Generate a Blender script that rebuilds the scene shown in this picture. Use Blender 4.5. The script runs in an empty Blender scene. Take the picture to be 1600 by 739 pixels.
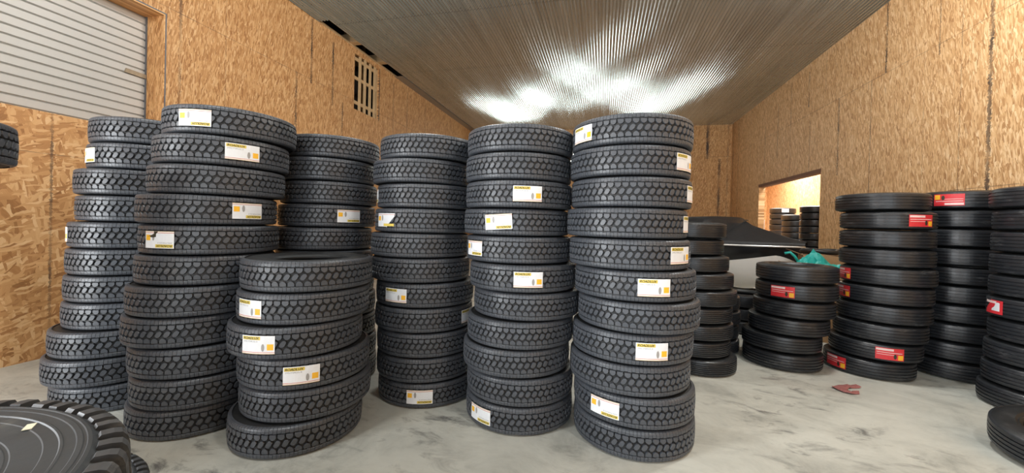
import bpy, bmesh, math, random
from mathutils import Vector, Matrix
random.seed(11)
PI = math.pi
sc = bpy.context.scene
COL = sc.collection

# ------------------------------------------------------------------ helpers
def link(name, me, mat=None, parent=None):
    o = bpy.data.objects.new(name, me)
    COL.objects.link(o)
    if mat is not None and me is not None and not me.materials:
        me.materials.append(mat)
    if parent is not None:
        o.parent = parent
    return o

def tag(o, label=None, cat=None, group=None, kind=None):
    if label: o['label'] = label
    if cat: o['category'] = cat
    if group: o['group'] = group
    if kind: o['kind'] = kind
    return o

def empty(name, loc, rz=0.0):
    o = bpy.data.objects.new(name, None)
    o.empty_display_size = 0.1
    COL.objects.link(o)
    o.location = loc
    o.rotation_euler = (0, 0, rz)
    return o

class MB:
    """collects verts and faces for ONE mesh"""
    def __init__(s): s.v = []; s.f = []; s.sm = []
    def add(s, vs, fs, smooth=False):
        b = len(s.v); s.v += [tuple(p) for p in vs]
        for f in fs: s.f.append([b + i for i in f]); s.sm.append(smooth)
    def box(s, a, b):
        x0, y0, z0 = a; x1, y1, z1 = b
        s.add([(x0,y0,z0),(x1,y0,z0),(x1,y1,z0),(x0,y1,z0),(x0,y0,z1),(x1,y0,z1),(x1,y1,z1),(x0,y1,z1)],
              [(0,3,2,1),(4,5,6,7),(0,1,5,4),(1,2,6,5),(2,3,7,6),(3,0,4,7)])
    def lathe(s, prof, n, closed=True, smooth=True):
        vs = []
        for k in range(n):
            a = 2*PI*k/n; c, t = math.cos(a), math.sin(a)
            vs += [(r*c, r*t, z) for r, z in prof]
        m = len(prof); fs = []
        for k in range(n):
            k2 = (k+1) % n
            for i in range(m if closed else m-1):
                j = (i+1) % m
                fs.append((k*m+i, k2*m+i, k2*m+j, k*m+j))
        s.add(vs, fs, smooth)
    def tube(s, pts, r, n=8, closed=False, caps=True):
        pts = [Vector(p) for p in pts]; m = len(pts); vs = []
        up = Vector((0,0,1))
        for i, p in enumerate(pts):
            if closed: d = pts[(i+1) % m] - pts[i-1]
            else: d = pts[min(i+1, m-1)] - pts[max(i-1, 0)]
            d.normalize()
            u = d.cross(up)
            if u.length < 1e-3: u = d.cross(Vector((1,0,0)))
            u.normalize(); w = u.cross(d)
            vs += [p + r*(math.cos(2*PI*k/n)*u + math.sin(2*PI*k/n)*w) for k in range(n)]
        fs = []
        for i in range(m if closed else m-1):
            j = (i+1) % m
            for k in range(n):
                k2 = (k+1) % n
                fs.append((i*n+k, i*n+k2, j*n+k2, j*n+k))
        if caps and not closed:
            fs.append(tuple(range(n-1, -1, -1))); fs.append(tuple((m-1)*n + k for k in range(n)))
        s.add(vs, fs, True)
    def prism(s, poly, z0, z1):
        n = len(poly)
        s.add([(x,y,z0) for x,y in poly] + [(x,y,z1) for x,y in poly],
              [tuple(range(n-1,-1,-1)), tuple(range(n,2*n))] + [(i,(i+1)%n,n+(i+1)%n,n+i) for i in range(n)])
    def mesh(s, name):
        me = bpy.data.meshes.new(name)
        me.from_pydata(s.v, [], s.f)
        me.polygons.foreach_set('use_smooth', s.sm)
        me.update()
        return me
    def build(s, name, mat, parent=None):
        return link(name, s.mesh(name), mat, parent)

# ------------------------------------------------------------------ materials
def newmat(name):
    m = bpy.data.materials.new(name); m.use_nodes = True
    nt = m.node_tree; b = nt.nodes['Principled BSDF']
    return m, nt, b
def N(nt, typ, **kw):
    n = nt.nodes.new(typ)
    for k, v in kw.items():
        if k in ('operation', 'blend_type', 'data_type', 'feature', 'voronoi_dimensions', 'noise_dimensions', 'wave_type', 'clamp', 'distance', 'interpolation_type'):
            setattr(n, k, v)
        else:
            n.inputs[k].default_value = v
    return n
def math_(nt, op, a, b=None, c=None, clamp=False):
    n = nt.nodes.new('ShaderNodeMath'); n.operation = op; n.use_clamp = clamp
    for i, v in enumerate((a, b, c)):
        if v is None: continue
        if isinstance(v, (int, float)): n.inputs[i].default_value = v
        else: nt.links.new(v, n.inputs[i])
    return n.outputs[0]
def mix(nt, fac, a, b, blend='MIX'):
    n = nt.nodes.new('ShaderNodeMix'); n.data_type = 'RGBA'; n.blend_type = blend
    for sock, v in ((n.inputs[0], fac), (n.inputs[6], a), (n.inputs[7], b)):
        if isinstance(v, (int, float)): sock.default_value = v
        elif isinstance(v, tuple): sock.default_value = (*v[:3], 1)
        else: nt.links.new(v, sock)
    return n.outputs[2]
def ramp(nt, fac, stops, interp='LINEAR'):
    n = nt.nodes.new('ShaderNodeValToRGB'); cr = n.color_ramp; cr.interpolation = interp
    while len(cr.elements) < len(stops): cr.elements.new(0.5)
    for e, (p, c) in zip(cr.elements, stops):
        e.position = p; e.color = (c, c, c, 1) if isinstance(c, (int, float)) else (*c, 1)
    nt.links.new(fac, n.inputs[0])
    return n.outputs[0]
def bump(nt, bsdf, h, strength=0.3, dist=0.01):
    n = nt.nodes.new('ShaderNodeBump'); n.inputs['Strength'].default_value = strength; n.inputs['Distance'].default_value = dist
    nt.links.new(h, n.inputs['Height']); nt.links.new(n.outputs[0], bsdf.inputs['Normal'])
def noise(nt, vec, scale, detail=3.0, rough=0.5, dist=0.0):
    n = nt.nodes.new('ShaderNodeTexNoise')
    n.inputs['Scale'].default_value = scale; n.inputs['Detail'].default_value = detail
    n.inputs['Roughness'].default_value = rough; n.inputs['Distortion'].default_value = dist
    if vec is not None: nt.links.new(vec, n.inputs['Vector'])
    return n.outputs[0]
def mapping(nt, vec, scale=(1,1,1), rot=(0,0,0), loc=(0,0,0)):
    n = nt.nodes.new('ShaderNodeMapping')
    n.inputs['Scale'].default_value = scale; n.inputs['Rotation'].default_value = rot; n.inputs['Location'].default_value = loc
    nt.links.new(vec, n.inputs['Vector'])
    return n.outputs[0]
def simple(name, col, rough=0.5, metal=0.0, noise_amt=0.12, nscale=20, bmp=0.0, spec=0.5):
    m, nt, b = newmat(name)
    tc = nt.nodes.new('ShaderNodeTexCoord')
    f = noise(nt, tc.outputs['Object'], nscale, 4)
    lo = tuple(max(0, c*(1-noise_amt)) for c in col); hi = tuple(min(1, c*(1+noise_amt)) for c in col)
    nt.links.new(mix(nt, f, lo, hi), b.inputs['Base Color'])
    b.inputs['Roughness'].default_value = rough; b.inputs['Metallic'].default_value = metal
    b.inputs['Specular IOR Level'].default_value = spec
    if bmp: bump(nt, b, f, bmp, 0.01)
    return m

def osb(name, axis, seams, warm=(1,1,1), seed=0.0, mixed=False):
    """oriented strand board: overlapping flakes from three turned and stretched cell layers; seams = (u, z0, z1, strength, width)"""
    m, nt, b = newmat(name)
    geo = nt.nodes.new('ShaderNodeNewGeometry')
    sep = nt.nodes.new('ShaderNodeSeparateXYZ'); nt.links.new(geo.outputs['Position'], sep.inputs[0])
    u = sep.outputs[axis]; v = sep.outputs['Z']
    comb = nt.nodes.new('ShaderNodeCombineXYZ')
    nt.links.new(u, comb.inputs[0]); nt.links.new(v, comb.inputs[1]); comb.inputs[2].default_value = 0
    vec = comb.outputs[0]
    wn = nt.nodes.new('ShaderNodeTexNoise'); wn.inputs['Scale'].default_value = 7.0; wn.inputs['Detail'].default_value = 2
    nt.links.new(vec, wn.inputs['Vector'])
    sub = nt.nodes.new('ShaderNodeVectorMath'); sub.operation = 'MULTIPLY_ADD'
    nt.links.new(wn.outputs['Color'], sub.inputs[0]); sub.inputs[1].default_value = (0.035, 0.08, 0); nt.links.new(vec, sub.inputs[2])
    wv = sub.outputs[0]
    angs = ((0.10, 32, 6.5), (-0.30, 40, 7.5), (0.36, 38, 7.0), (-0.08, 60, 10.0), (0.16, 85, 9.0)) if not mixed else ((0.3, 22, 5.0), (-0.62, 20, 5.0), (0.95, 22, 5.5), (-0.15, 34, 7.0), (1.3, 40, 8.0))
    val = None; fac_prev = None
    for i, (ang, su, sv) in enumerate(angs):
        mp = mapping(nt, wv, (su, sv, 1), (0, 0, 0), (seed+i*7.3, seed*1.7+i*3.1, 0)) if ang == 0 else None
        if mp is None:
            r1 = mapping(nt, wv, (1, 1, 1), (0, 0, ang))
            mp = mapping(nt, r1, (su, sv, 1), (0, 0, 0), (seed+i*7.3, seed*1.7+i*3.1, 0))
        vo = nt.nodes.new('ShaderNodeTexVoronoi'); vo.voronoi_dimensions = '2D'; vo.inputs['Scale'].default_value = 1.0
        nt.links.new(mp, vo.inputs['Vector'])
        sp = nt.nodes.new('ShaderNodeSeparateColor'); nt.links.new(vo.outputs['Color'], sp.inputs[0])
        # brightness of this flake with a little grain along it
        g = noise(nt, mapping(nt, mp, (6, 0.6, 1)), 3.0, 2)
        br = math_(nt, 'MULTIPLY_ADD', g, 0.50, math_(nt, 'MULTIPLY_ADD', sp.outputs[0], 0.72, -0.08))
        if val is None: val = br
        else:
            sel = math_(nt, 'GREATER_THAN', sp.outputs[1], 0.50 if i < 3 else 0.66)
            mx = nt.nodes.new('ShaderNodeMix'); mx.data_type = 'FLOAT'
            nt.links.new(sel, mx.inputs[0]); nt.links.new(val, mx.inputs[2]); nt.links.new(br, mx.inputs[3])
            val = mx.outputs[0]
    W = lambda c: tuple(min(1, c[i]*warm[i]) for i in range(3))
    col = ramp(nt, val, [(0.08, W((0.17,0.075,0.03))), (0.22, W((0.38,0.20,0.085))), (0.5, W((0.57,0.35,0.17))), (0.74, W((0.70,0.475,0.26))), (0.95, W((0.84,0.66,0.43)))])
    big = noise(nt, vec, 0.55, 3)
    col = mix(nt, math_(nt, 'MULTIPLY', big, 0.30), col, W((0.50,0.30,0.14)), 'MIX')
    # seams between sheets and nail lines over the studs
    mask = None
    jag = math_(nt, 'MULTIPLY_ADD', noise(nt, mapping(nt, vec, (14, 22, 1)), 1.5, 4, 0.75), 3.2, -1.1, clamp=True)
    patch = noise(nt, mapping(nt, vec, (3, 1.1, 1)), 1.3, 3, 0.6)
    for (su, z0, z1, st, w) in seams:
        d = math_(nt, 'ABSOLUTE', math_(nt, 'SUBTRACT', u, su))
        wv_ = math_(nt, 'MULTIPLY', jag, w*2)
        line = math_(nt, 'LESS_THAN', d, wv_)
        zin = math_(nt, 'MULTIPLY', math_(nt, 'GREATER_THAN', v, z0), math_(nt, 'LESS_THAN', v, z1))
        e = math_(nt, 'MULTIPLY', math_(nt, 'MULTIPLY', line, zin), st)
        mask = e if mask is None else math_(nt, 'MAXIMUM', mask, e)
    if mask is not None:
        pm = math_(nt, 'MULTIPLY_ADD', patch, 3.0, -0.85, clamp=True)
        mask = math_(nt, 'MULTIPLY', mask, pm)
        col = mix(nt, mask, col, (0.055, 0.04, 0.035))
    for zj in (2.545, 5.09):
        d = math_(nt, 'ABSOLUTE', math_(nt, 'SUBTRACT', v, zj))
        line = math_(nt, 'MULTIPLY', math_(nt, 'LESS_THAN', d, 0.006), math_(nt, 'MULTIPLY_ADD', patch, 2.5, -0.7, clamp=True))
        col = mix(nt, math_(nt, 'MULTIPLY', line, 0.75), col, (0.09, 0.06, 0.045))
    nt.links.new(col, b.inputs['Base Color'])
    b.inputs['Roughness'].default_value = 0.55
    b.inputs['Specular IOR Level'].default_value = 0.35
    bump(nt, b, val, 0.25, 0.004)
    return m

def rubber(name, col, rough=0.5, dust=0.25, dustcol=(0.30,0.29,0.27), ring=False, spec=0.5):
    m, nt, b = newmat(name)
    tc = nt.nodes.new('ShaderNodeTexCoord'); oi = nt.nodes.new('ShaderNodeObjectInfo')
    add = nt.nodes.new('ShaderNodeVectorMath'); add.operation = 'ADD'
    sc_ = nt.nodes.new('ShaderNodeVectorMath'); sc_.operation = 'SCALE'
    nt.links.new(oi.outputs['Location'], sc_.inputs[0]); sc_.inputs['Scale'].default_value = 7.0
    nt.links.new(tc.outputs['Object'], add.inputs[0]); nt.links.new(sc_.outputs[0], add.inputs[1])
    p = add.outputs[0]
    f = noise(nt, mapping(nt, p, (1, 1, 2.2)), 14, 5, 0.65)
    base = mix(nt, f, tuple(c*0.8 for c in col), tuple(c*1.25 for c in col))
    d1 = noise(nt, mapping(nt, p, (1, 1, 3.0)), 3.2, 4, 0.6)
    d2 = noise(nt, mapping(nt, p, (1, 1, 2.5)), 26, 4, 0.7)
    dm = math_(nt, 'MULTIPLY', math_(nt, 'MULTIPLY_ADD', d1, 5.0, -2.85, clamp=True), math_(nt, 'MULTIPLY_ADD', d2, 4.0, -1.7, clamp=True))
    dm = math_(nt, 'MULTIPLY', dm, dust)
    nt.links.new(mix(nt, dm, base, dustcol), b.inputs['Base Color'])
    r = math_(nt, 'MULTIPLY_ADD', f, 0.25, rough-0.12)
    nt.links.new(r, b.inputs['Roughness'])
    b.inputs['Specular IOR Level'].default_value = spec
    bump(nt, b, f, 0.15, 0.004)
    return m

M = {}
M['tread'] = rubber('tread rubber', (0.060,0.066,0.077), 0.42, 0.30)
M['casing'] = rubber('casing rubber', (0.007,0.0075,0.0085), 0.55, 0.12)  # darker than the tread: shade in grooves and between tires put in the colour
M['rib'] = rubber('ribbed tread rubber', (0.019,0.021,0.025), 0.36, 0.85, (0.19,0.195,0.20))
M['ribcase'] = rubber('ribbed tire sidewall rubber', (0.008,0.009,0.010), 0.48, 0.5, (0.14,0.145,0.15))
M['oldtread'] = rubber('worn lug rubber', (0.040,0.042,0.045), 0.45, 0.7, (0.26,0.25,0.23))
M['oldcase'] = rubber('dusty sidewall rubber', (0.026,0.029,0.032), 0.50, 0.75, (0.20,0.19,0.165))
M['paper'] = simple('white label paper', (0.79,0.82,0.85), 0.45, 0, 0.07, 30, 0.25)
M['yellow'] = simple('yellow print', (0.72,0.56,0.10), 0.5, 0, 0.06)
M['orange'] = simple('orange print', (0.90,0.48,0.03), 0.5, 0, 0.08)
M['ink'] = simple('black print', (0.035,0.032,0.02), 0.5)
M['greyink'] = simple('grey print', (0.33,0.32,0.31), 0.5)
M['tan'] = simple('tan print', (0.75,0.60,0.42), 0.5)
M['redline'] = simple('rust red print', (0.60,0.16,0.07), 0.5)
M['red'] = simple('red label paper', (0.66,0.035,0.045), 0.45, 0, 0.10, 25, 0.2)
M['pinkwhite'] = simple('pale print on red', (0.82,0.62,0.60), 0.5)
M['sticker'] = simple('pale sticker', (0.78,0.76,0.58), 0.5, 0, 0.1, 90)

def concrete():
    m, nt, b = newmat('polished concrete')
    geo = nt.nodes.new('ShaderNodeNewGeometry'); p = geo.outputs['Position']
    n1 = noise(nt, p, 0.5, 5, 0.6)
    n2 = noise(nt, mapping(nt, p, (1, 1.35, 1), (0,0,0.55)), 1.5, 7, 0.70, 0.5)
    n3 = noise(nt, p, 9, 5, 0.7)
    col = ramp(nt, n2, [(0.28, (0.27,0.28,0.255)), (0.44, (0.50,0.51,0.46)), (0.56, (0.60,0.61,0.55)), (0.8, (0.66,0.67,0.61))])
    col = mix(nt, math_(nt, 'MULTIPLY', n1, 0.35), col, (0.56,0.56,0.50))
    col = mix(nt, math_(nt, 'MULTIPLY_ADD', n3, 0.5, -0.12, clamp=True), col, (0.44,0.445,0.41))
    # scuffs and rubbed-in tire marks
    s1 = noise(nt, mapping(nt, p, (1.2, 2.4, 1), (0,0,0.75)), 2.2, 6, 0.68, 0.6)
    s2 = noise(nt, p, 0.75, 3, 0.55)
    sm = math_(nt, 'MULTIPLY', math_(nt, 'MULTIPLY_ADD', s1, 6, -3.15, clamp=True), math_(nt, 'MULTIPLY_ADD', s2, 4.5, -1.7, clamp=True))
    col = mix(nt, math_(nt, 'MULTIPLY', sm, 0.92), col, (0.12,0.12,0.115))
    # reddish dust
    s3 = math_(nt, 'MULTIPLY_ADD', noise(nt, p, 0.6, 3, 0.5), 5, -3.0, clamp=True)
    col = mix(nt, math_(nt, 'MULTIPLY', s3, 0.30), col, (0.42,0.30,0.24))
    nt.links.new(col, b.inputs['Base Color'])
    r = math_(nt, 'MULTIPLY_ADD', n3, 0.35, 0.28)
    nt.links.new(r, b.inputs['Roughness'])
    bump(nt, b, n3, 0.08, 0.004)
    return m
M['floor'] = concrete()

def galvanised():
    m, nt, b = newmat('corrugated galvanised sheet')
    geo = nt.nodes.new('ShaderNodeNewGeometry'); p = geo.outputs['Position']
    sep = nt.nodes.new('ShaderNodeSeparateXYZ'); nt.links.new(p, sep.inputs[0])
    n1 = noise(nt, mapping(nt, p, (9.0, 0.22, 1)), 1.3, 4, 0.6)
    n0 = noise(nt, mapping(nt, p, (1.1, 0.35, 1)), 1.0, 3)
    col = ramp(nt, math_(nt, 'MULTIPLY_ADD', n0, 0.35, math_(nt, 'MULTIPLY', n1, 0.65)), [(0.3, (0.41,0.46,0.465)), (0.7, (0.68,0.75,0.755))])
    # laps between sheets with screw rows
    yy = math_(nt, 'FRACT', math_(nt, 'MULTIPLY_ADD', sep.outputs['Y'], 1/3.05, 0.35))
    lap = math_(nt, 'LESS_THAN', yy, 0.006)
    row = math_(nt, 'LESS_THAN', math_(nt, 'ABSOLUTE', math_(nt, 'SUBTRACT', math_(nt, 'FRACT', math_(nt, 'MULTIPLY', sep.outputs['Y'], 1/0.7625)), 0.5)), 0.016)
    sx = math_(nt, 'LESS_THAN', math_(nt, 'FRACT', math_(nt, 'MULTIPLY', sep.outputs['X'], 1/0.2286)), 0.12)
    mk = math_(nt, 'MAXIMUM', math_(nt, 'MULTIPLY', lap, 0.6), math_(nt, 'MULTIPLY', math_(nt, 'MULTIPLY', row, sx), 0.6))
    col = mix(nt, mk, col, (0.10,0.10,0.10))
    nt.links.new(col, b.inputs['Base Color'])
    b.inputs['Metallic'].default_value = 0.80
    nt.links.new(math_(nt, 'MULTIPLY_ADD', n1, 0.18, 0.08), b.inputs['Roughness'])
    w = noise(nt, mapping(nt, p, (8.0, 0.30, 1)), 1.3, 2, 0.5)
    bump(nt, b, w, 0.16, 0.03)
    return m
M['ceiling'] = galvanised()

SEAM_R = [(7.2,0,5.4,1.0,0.030),(7.69,0,6.6,0.45,0.012),(8.12,4.9,6.6,0.8,0.012),(8.42,0,5.09,0.25,0.010),(9.41,5.09,6.6,1.0,0.022),(9.83,0,5.09,0.75,0.016),
          (11.0,3.2,5.09,0.85,0.030),(11.6,5.4,6.6,0.30,0.014),(12.35,2.9,4.9,0.5,0.020),(12.45,5.3,6.3,0.95,0.030),(13.5,3.4,6.4,0.5,0.022),(14.4,4.2,6.0,0.55,0.030),
          (15.4,3.2,5.5,0.4,0.024),(16.8,0,6.6,0.35,0.022),(18.2,0,6.6,0.5,0.03),(18.9,0,6.6,0.7,0.035)]
SEAM_L = [(3.36,0,3.06,0.75,0.012),(4.83,3.2,6.6,0.55,0.022),(5.6,0,6.6,0.25,0.012),(7.25,3.9,5.1,0.8,0.026),(7.69,5.0,6.5,0.95,0.024),(8.42,4.7,6.3,0.95,0.026),
          (8.82,3.6,4.9,0.85,0.024),(10.49,4.85,6.45,1.2,0.022),(11.3,4.4,6.3,0.4,0.03),(12.2,4.2,6.3,0.45,0.03),(13.6,4,6.3,0.35,0.03)]
SEAM_B = [(4.55,5.0,6.6,1.0,0.06),(5.06,2.4,5.0,0.8,0.05),(3.4,0,6.6,0.4,0.03),(5.4,0,6.6,0.4,0.03)]
M['osb_left'] = osb('strand board left', 'Y', SEAM_L, (1.0,0.885,0.75), 1.3)  # left tint warmer, right tint paler: wall lighting put into the board colour
M['osb_low'] = osb('strand board lower left', 'Y', SEAM_L, (1.02,0.885,0.74), 4.1, mixed=True)
M['osb_right'] = osb('strand board right', 'Y', SEAM_R, (1.14,1.10,1.05), 9.7)
M['osb_back'] = osb('strand board back', 'X', SEAM_B, (1.02,0.93,0.78), 5.9)
M['osb_next'] = osb('strand board next room', 'Y', [(16.5,0,6,0.3,0.02)], (1.08,1.08,1.05), 2.2)
M['osb_jamb'] = osb('strand board jamb', 'X', [], (1.05,0.90,0.72), 6.6)
M['lumber'] = simple('sawn lumber', (0.60,0.42,0.23), 0.6, 0, 0.25, 6)
M['lumber_dark'] = simple('old lumber', (0.30,0.17,0.07), 0.7, 0, 0.3, 6)
M['dark'] = simple('shade-toned attic boards', (0.035,0.028,0.022), 0.9, 0, 0.4, 4)  # near black puts the shade of the void into the board colour
M['lintel'] = simple('brown lintel board', (0.17,0.075,0.04), 0.7, 0, 0.2, 6)
M['door_white'] = simple('white painted steel', (0.53,0.53,0.51), 0.42, 0, 0.04, 2)
M['edge_metal'] = simple('grey edge strip', (0.16,0.17,0.19), 0.5, 0.3)
M['black_cloth'] = simple('black canvas', (0.017,0.017,0.019), 0.62, 0, 0.3, 12, 0.3)
M['hull_black'] = simple('black gelcoat', (0.010,0.010,0.011), 0.25, 0, 0.1, 8)
M['hull_white'] = simple('white gelcoat', (0.80,0.80,0.78), 0.28, 0, 0.03, 4)
M['chrome'] = simple('bright rail metal', (0.85,0.84,0.82), 0.22, 0.6, 0.03)
M['steel_black'] = simple('black painted steel', (0.02,0.02,0.02), 0.45, 0.2)
M['teal'] = simple('teal plastic sheet', (0.012,0.40,0.36), 0.42, 0, 0.15, 14, 0.4)
M['card'] = simple('brown cardboard', (0.40,0.24,0.12), 0.75, 0, 0.12, 10)
M['rag'] = simple('red brown cloth', (0.30,0.11,0.10), 0.85, 0, 0.30, 60, 0.5)
M['daylit'], nt_, b_ = newmat('daylit frosted glazing')
b_.inputs['Base Color'].default_value = (0.8,0.8,0.8,1)
b_.inputs['Emission Color'].default_value = (0.93,1.0,0.95,1)
b_.inputs['Emission Strength'].default_value = 7.0
M['frame_white'] = simple('window frame paint', (0.6,0.6,0.58), 0.5)
M['drywall'] = simple('pale board', (0.62,0.66,0.66), 0.7)

# ------------------------------------------------------------------ the room (metres; +Y runs down the hall, camera near the origin)
XL, XR, YB, YF, ZC = -6.75, 5.55, 19.1, -6.0, 6.54
def cells(us, zs, holes):
    for u0, u1 in zip(us, us[1:]):
        for z0, z1 in zip(zs, zs[1:]):
            cu, cz = (u0+u1)/2, (z0+z1)/2
            if any(h[0] < cu < h[1] and h[2] < cz < h[3] for h in holes): continue
            yield u0, u1, z0, z1
def wall(name, axis, pos, thick, u0, u1, z0, z1, holes, mat, extra_u=(), extra_z=()):
    us = sorted({u0, u1, *extra_u, *[h[i] for h in holes for i in (0, 1)]})
    zs = sorted({z0, z1, *extra_z, *[h[i] for h in holes for i in (2, 3)]})
    mb = MB(); a, b = min(pos, pos+thick), max(pos, pos+thick)
    for p, q, r, s in cells(us, zs, holes):
        if axis == 'x': mb.box((a, p, r), (b, q, s))
        else: mb.box((p, a, r), (q, b, s))
    o = mb.build(name, mat)
    return tag(o, kind='structure')

DOOR_L = (0.55, 4.61, 3.06, 4.96)          # high opening with the roll-up curtain
LATT = (9.28, 10.46, 4.88, 6.40)           # slatted opening
BAY_L = (-4.6, -0.6, 0.0, 3.9)             # open bay beside the photographer, daylight comes in
DOOR_R = (11.73, 15.84, 0.0, 3.48)         # opening into the next room
WIN_1 = (-4.35, -2.95, 4.3, 5.95)
WIN_2 = (0.75, 2.05, 4.3, 5.95)
WIN_3 = (-1.70, -0.80, 4.6, 5.6)
BAY_F = (-3.0, 3.6, 0.0, 4.2)

wl = wall('wall_left', 'x', XL, -0.12, YF, YB, 0, ZC, [DOOR_L, LATT, BAY_L], M['osb_left'])
wl.data.materials.append(M['osb_low'])
for p in wl.data.polygons:
    if p.center.z < 3.06 and p.center.y < 4.62: p.material_index = 1
wall('wall_right', 'x', XR, 0.20, YF, YB, 0, ZC, [DOOR_R], M['osb_right'])
wall('wall_back', 'y', YB, 0.15, XL-0.12, XR+0.2, 0, ZC, [WIN_1, WIN_2, WIN_3], M['osb_back'])
wall('wall_front', 'y', YF, -0.15, XL-0.12, XR+0.2, 0, ZC, [BAY_F], M['osb_back'])
mb = MB(); mb.box((-9.5, -9.0, -0.2), (9.5, 26.0, 0.0))
tag(mb.build('floor', M['floor']), kind='structure')

# corrugated ceiling, ridges down the hall; one sheet is missing along the left wall
def corrugated(mb, x0, x1, y0, y1, ny, per=0.0762, amp=0.0115, z=ZC):
    n = max(2, int(round((x1-x0)/per*8))); vs = []; fs = []
    for j in range(ny+1):
        y = y0 + (y1-y0)*j/ny
        for i in range(n+1):
            x = x0 + (x1-x0)*i/n
            vs.append((x, y, z + amp*math.sin(2*PI*x/per)))
    for j in range(ny):
        for i in range(n):
            a = j*(n+1)+i
            fs.append((a, a+n+1, a+n+2, a+1))
    mb.add(vs, fs, True)
GAP_X, GAP_Y0, GAP_Y1 = -6.46, 7.88, 11.38
mb = MB()
corrugated(mb, GAP_X, XR+0.05, YF, YB+0.05, 4)
corrugated(mb, XL-0.05, GAP_X, YF, GAP_Y0, 2)
corrugated(mb, XL-0.05, GAP_X, GAP_Y1, YB+0.05, 2)
tag(mb.build('ceiling', M['ceiling']), kind='structure')
# dark void above the missing sheet
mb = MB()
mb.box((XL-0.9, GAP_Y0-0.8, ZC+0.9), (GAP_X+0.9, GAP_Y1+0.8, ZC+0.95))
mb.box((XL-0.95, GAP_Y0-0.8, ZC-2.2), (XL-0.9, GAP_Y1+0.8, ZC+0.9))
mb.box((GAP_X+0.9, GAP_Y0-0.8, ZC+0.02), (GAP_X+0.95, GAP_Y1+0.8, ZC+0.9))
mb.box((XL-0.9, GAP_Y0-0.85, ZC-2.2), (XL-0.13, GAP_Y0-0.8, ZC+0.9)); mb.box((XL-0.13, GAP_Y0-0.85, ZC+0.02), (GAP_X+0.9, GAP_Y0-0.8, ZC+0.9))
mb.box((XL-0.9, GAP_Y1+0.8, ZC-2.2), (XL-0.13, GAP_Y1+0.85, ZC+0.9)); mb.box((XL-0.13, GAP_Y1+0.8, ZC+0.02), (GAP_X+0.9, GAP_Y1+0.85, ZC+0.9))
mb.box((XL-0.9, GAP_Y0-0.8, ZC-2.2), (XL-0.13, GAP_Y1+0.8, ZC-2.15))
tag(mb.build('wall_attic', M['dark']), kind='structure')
for i, y in enumerate((9.12, 10.40)):
    mb = MB(); mb.box((XL-0.85, y-0.09, ZC+0.03), (GAP_X+0.8, y+0.09, ZC+0.26))
    tag(mb.build('trim_%d' % (i+1), M['lumber']), kind='structure')
mb = MB(); mb.box((XL-0.10, GAP_Y0-0.1, ZC-0.005), (XL+0.022, GAP_Y1+0.1, ZC+0.05))
tag(mb.build('trim_3', M['lumber']), kind='structure')
# closing strip above the wall tops at the rear of the gap (flashing that laps down the wall)
mb = MB(); mb.box((XL, GAP_Y1-0.05, ZC-0.015), (XL+0.30, YB, ZC-0.011))
tag(mb.build('trim_4', simple('dull flashing', (0.33,0.31,0.28), 0.5, 0.6)), kind='structure')

# lining of the high opening, grey edge strip and roll-up curtain
y0, y1, z0, z1 = DOOR_L
mb = MB(); mb.box((XL-0.45, y1-0.02, z0), (XL+0.002, y1-0.003, z1-0.003)); mb.box((XL-0.45, y0, z1-0.02), (XL+0.002, y1-0.02, z1-0.003)); mb.box((XL-0.45, y0, z0-0.02), (XL-0.13, y1, z0))
mb.box((XL-0.45, y0+0.003, z0), (XL+0.002, y0+0.02, z1-0.02))
tag(mb.build('trim_5', M['osb_jamb']), kind='structure')
mb = MB(); mb.box((XL-0.004, y1-0.001, z0), (XL+0.005, y1+0.016, z1+0.016)); mb.box((XL-0.004, y0, z1-0.001), (XL+0.005, y1-0.001, z1+0.016))
tag(mb.build('trim_6', M['edge_metal']), kind='structure')
door = empty('door_1', (XL-0.37, (y0+y1)/2, z0-0.5)); tag(door, kind='structure')
# slat profile: flat faces with a rounded bead every 12 cm
vs = []; fs = []; prof = []
z = -0.05
while z < z1 - z0 + 0.62:
    prof += [(0.0, z), (0.0, z+0.088), (-0.022, z+0.091), (-0.030, z+0.097), (-0.030, z+0.104), (-0.012, z+0.112), (0.006, z+0.117)]
    z += 0.12
for yy in (-2.05, 2.03):
    vs += [(x, yy, zz+0.4) for x, zz in prof]
n = len(prof)
fs = [(i, n+i, n+i+1, i+1) for i in range(n-1)]
mb = MB(); mb.add(vs, fs, False)
mb.build('curtain', M['door_white'], door)
mb = MB(); mb.box((-0.03, 2.0, 0.35), (0.03, 2.028, 2.6))
mb.build('guide_rail', M['edge_metal'], door)
# scrap board wedged between the curtain and its guide
mb = MB()
q = [(1.73,1.412),(2.0,1.405),(2.0,1.468),(1.745,1.475)]
mb.add([(0.008,y,z) for y, z in q] + [(0.03,y,z) for y, z in q],
       [(0,3,2,1),(4,5,6,7),(0,1,5,4),(1,2,6,5),(2,3,7,6),(3,0,4,7)])
tag(mb.build('latch_board', simple('weathered board', (0.33,0.27,0.19), 0.8, 0, 0.35, 25), door), label='weathered wooden latch board')

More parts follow.
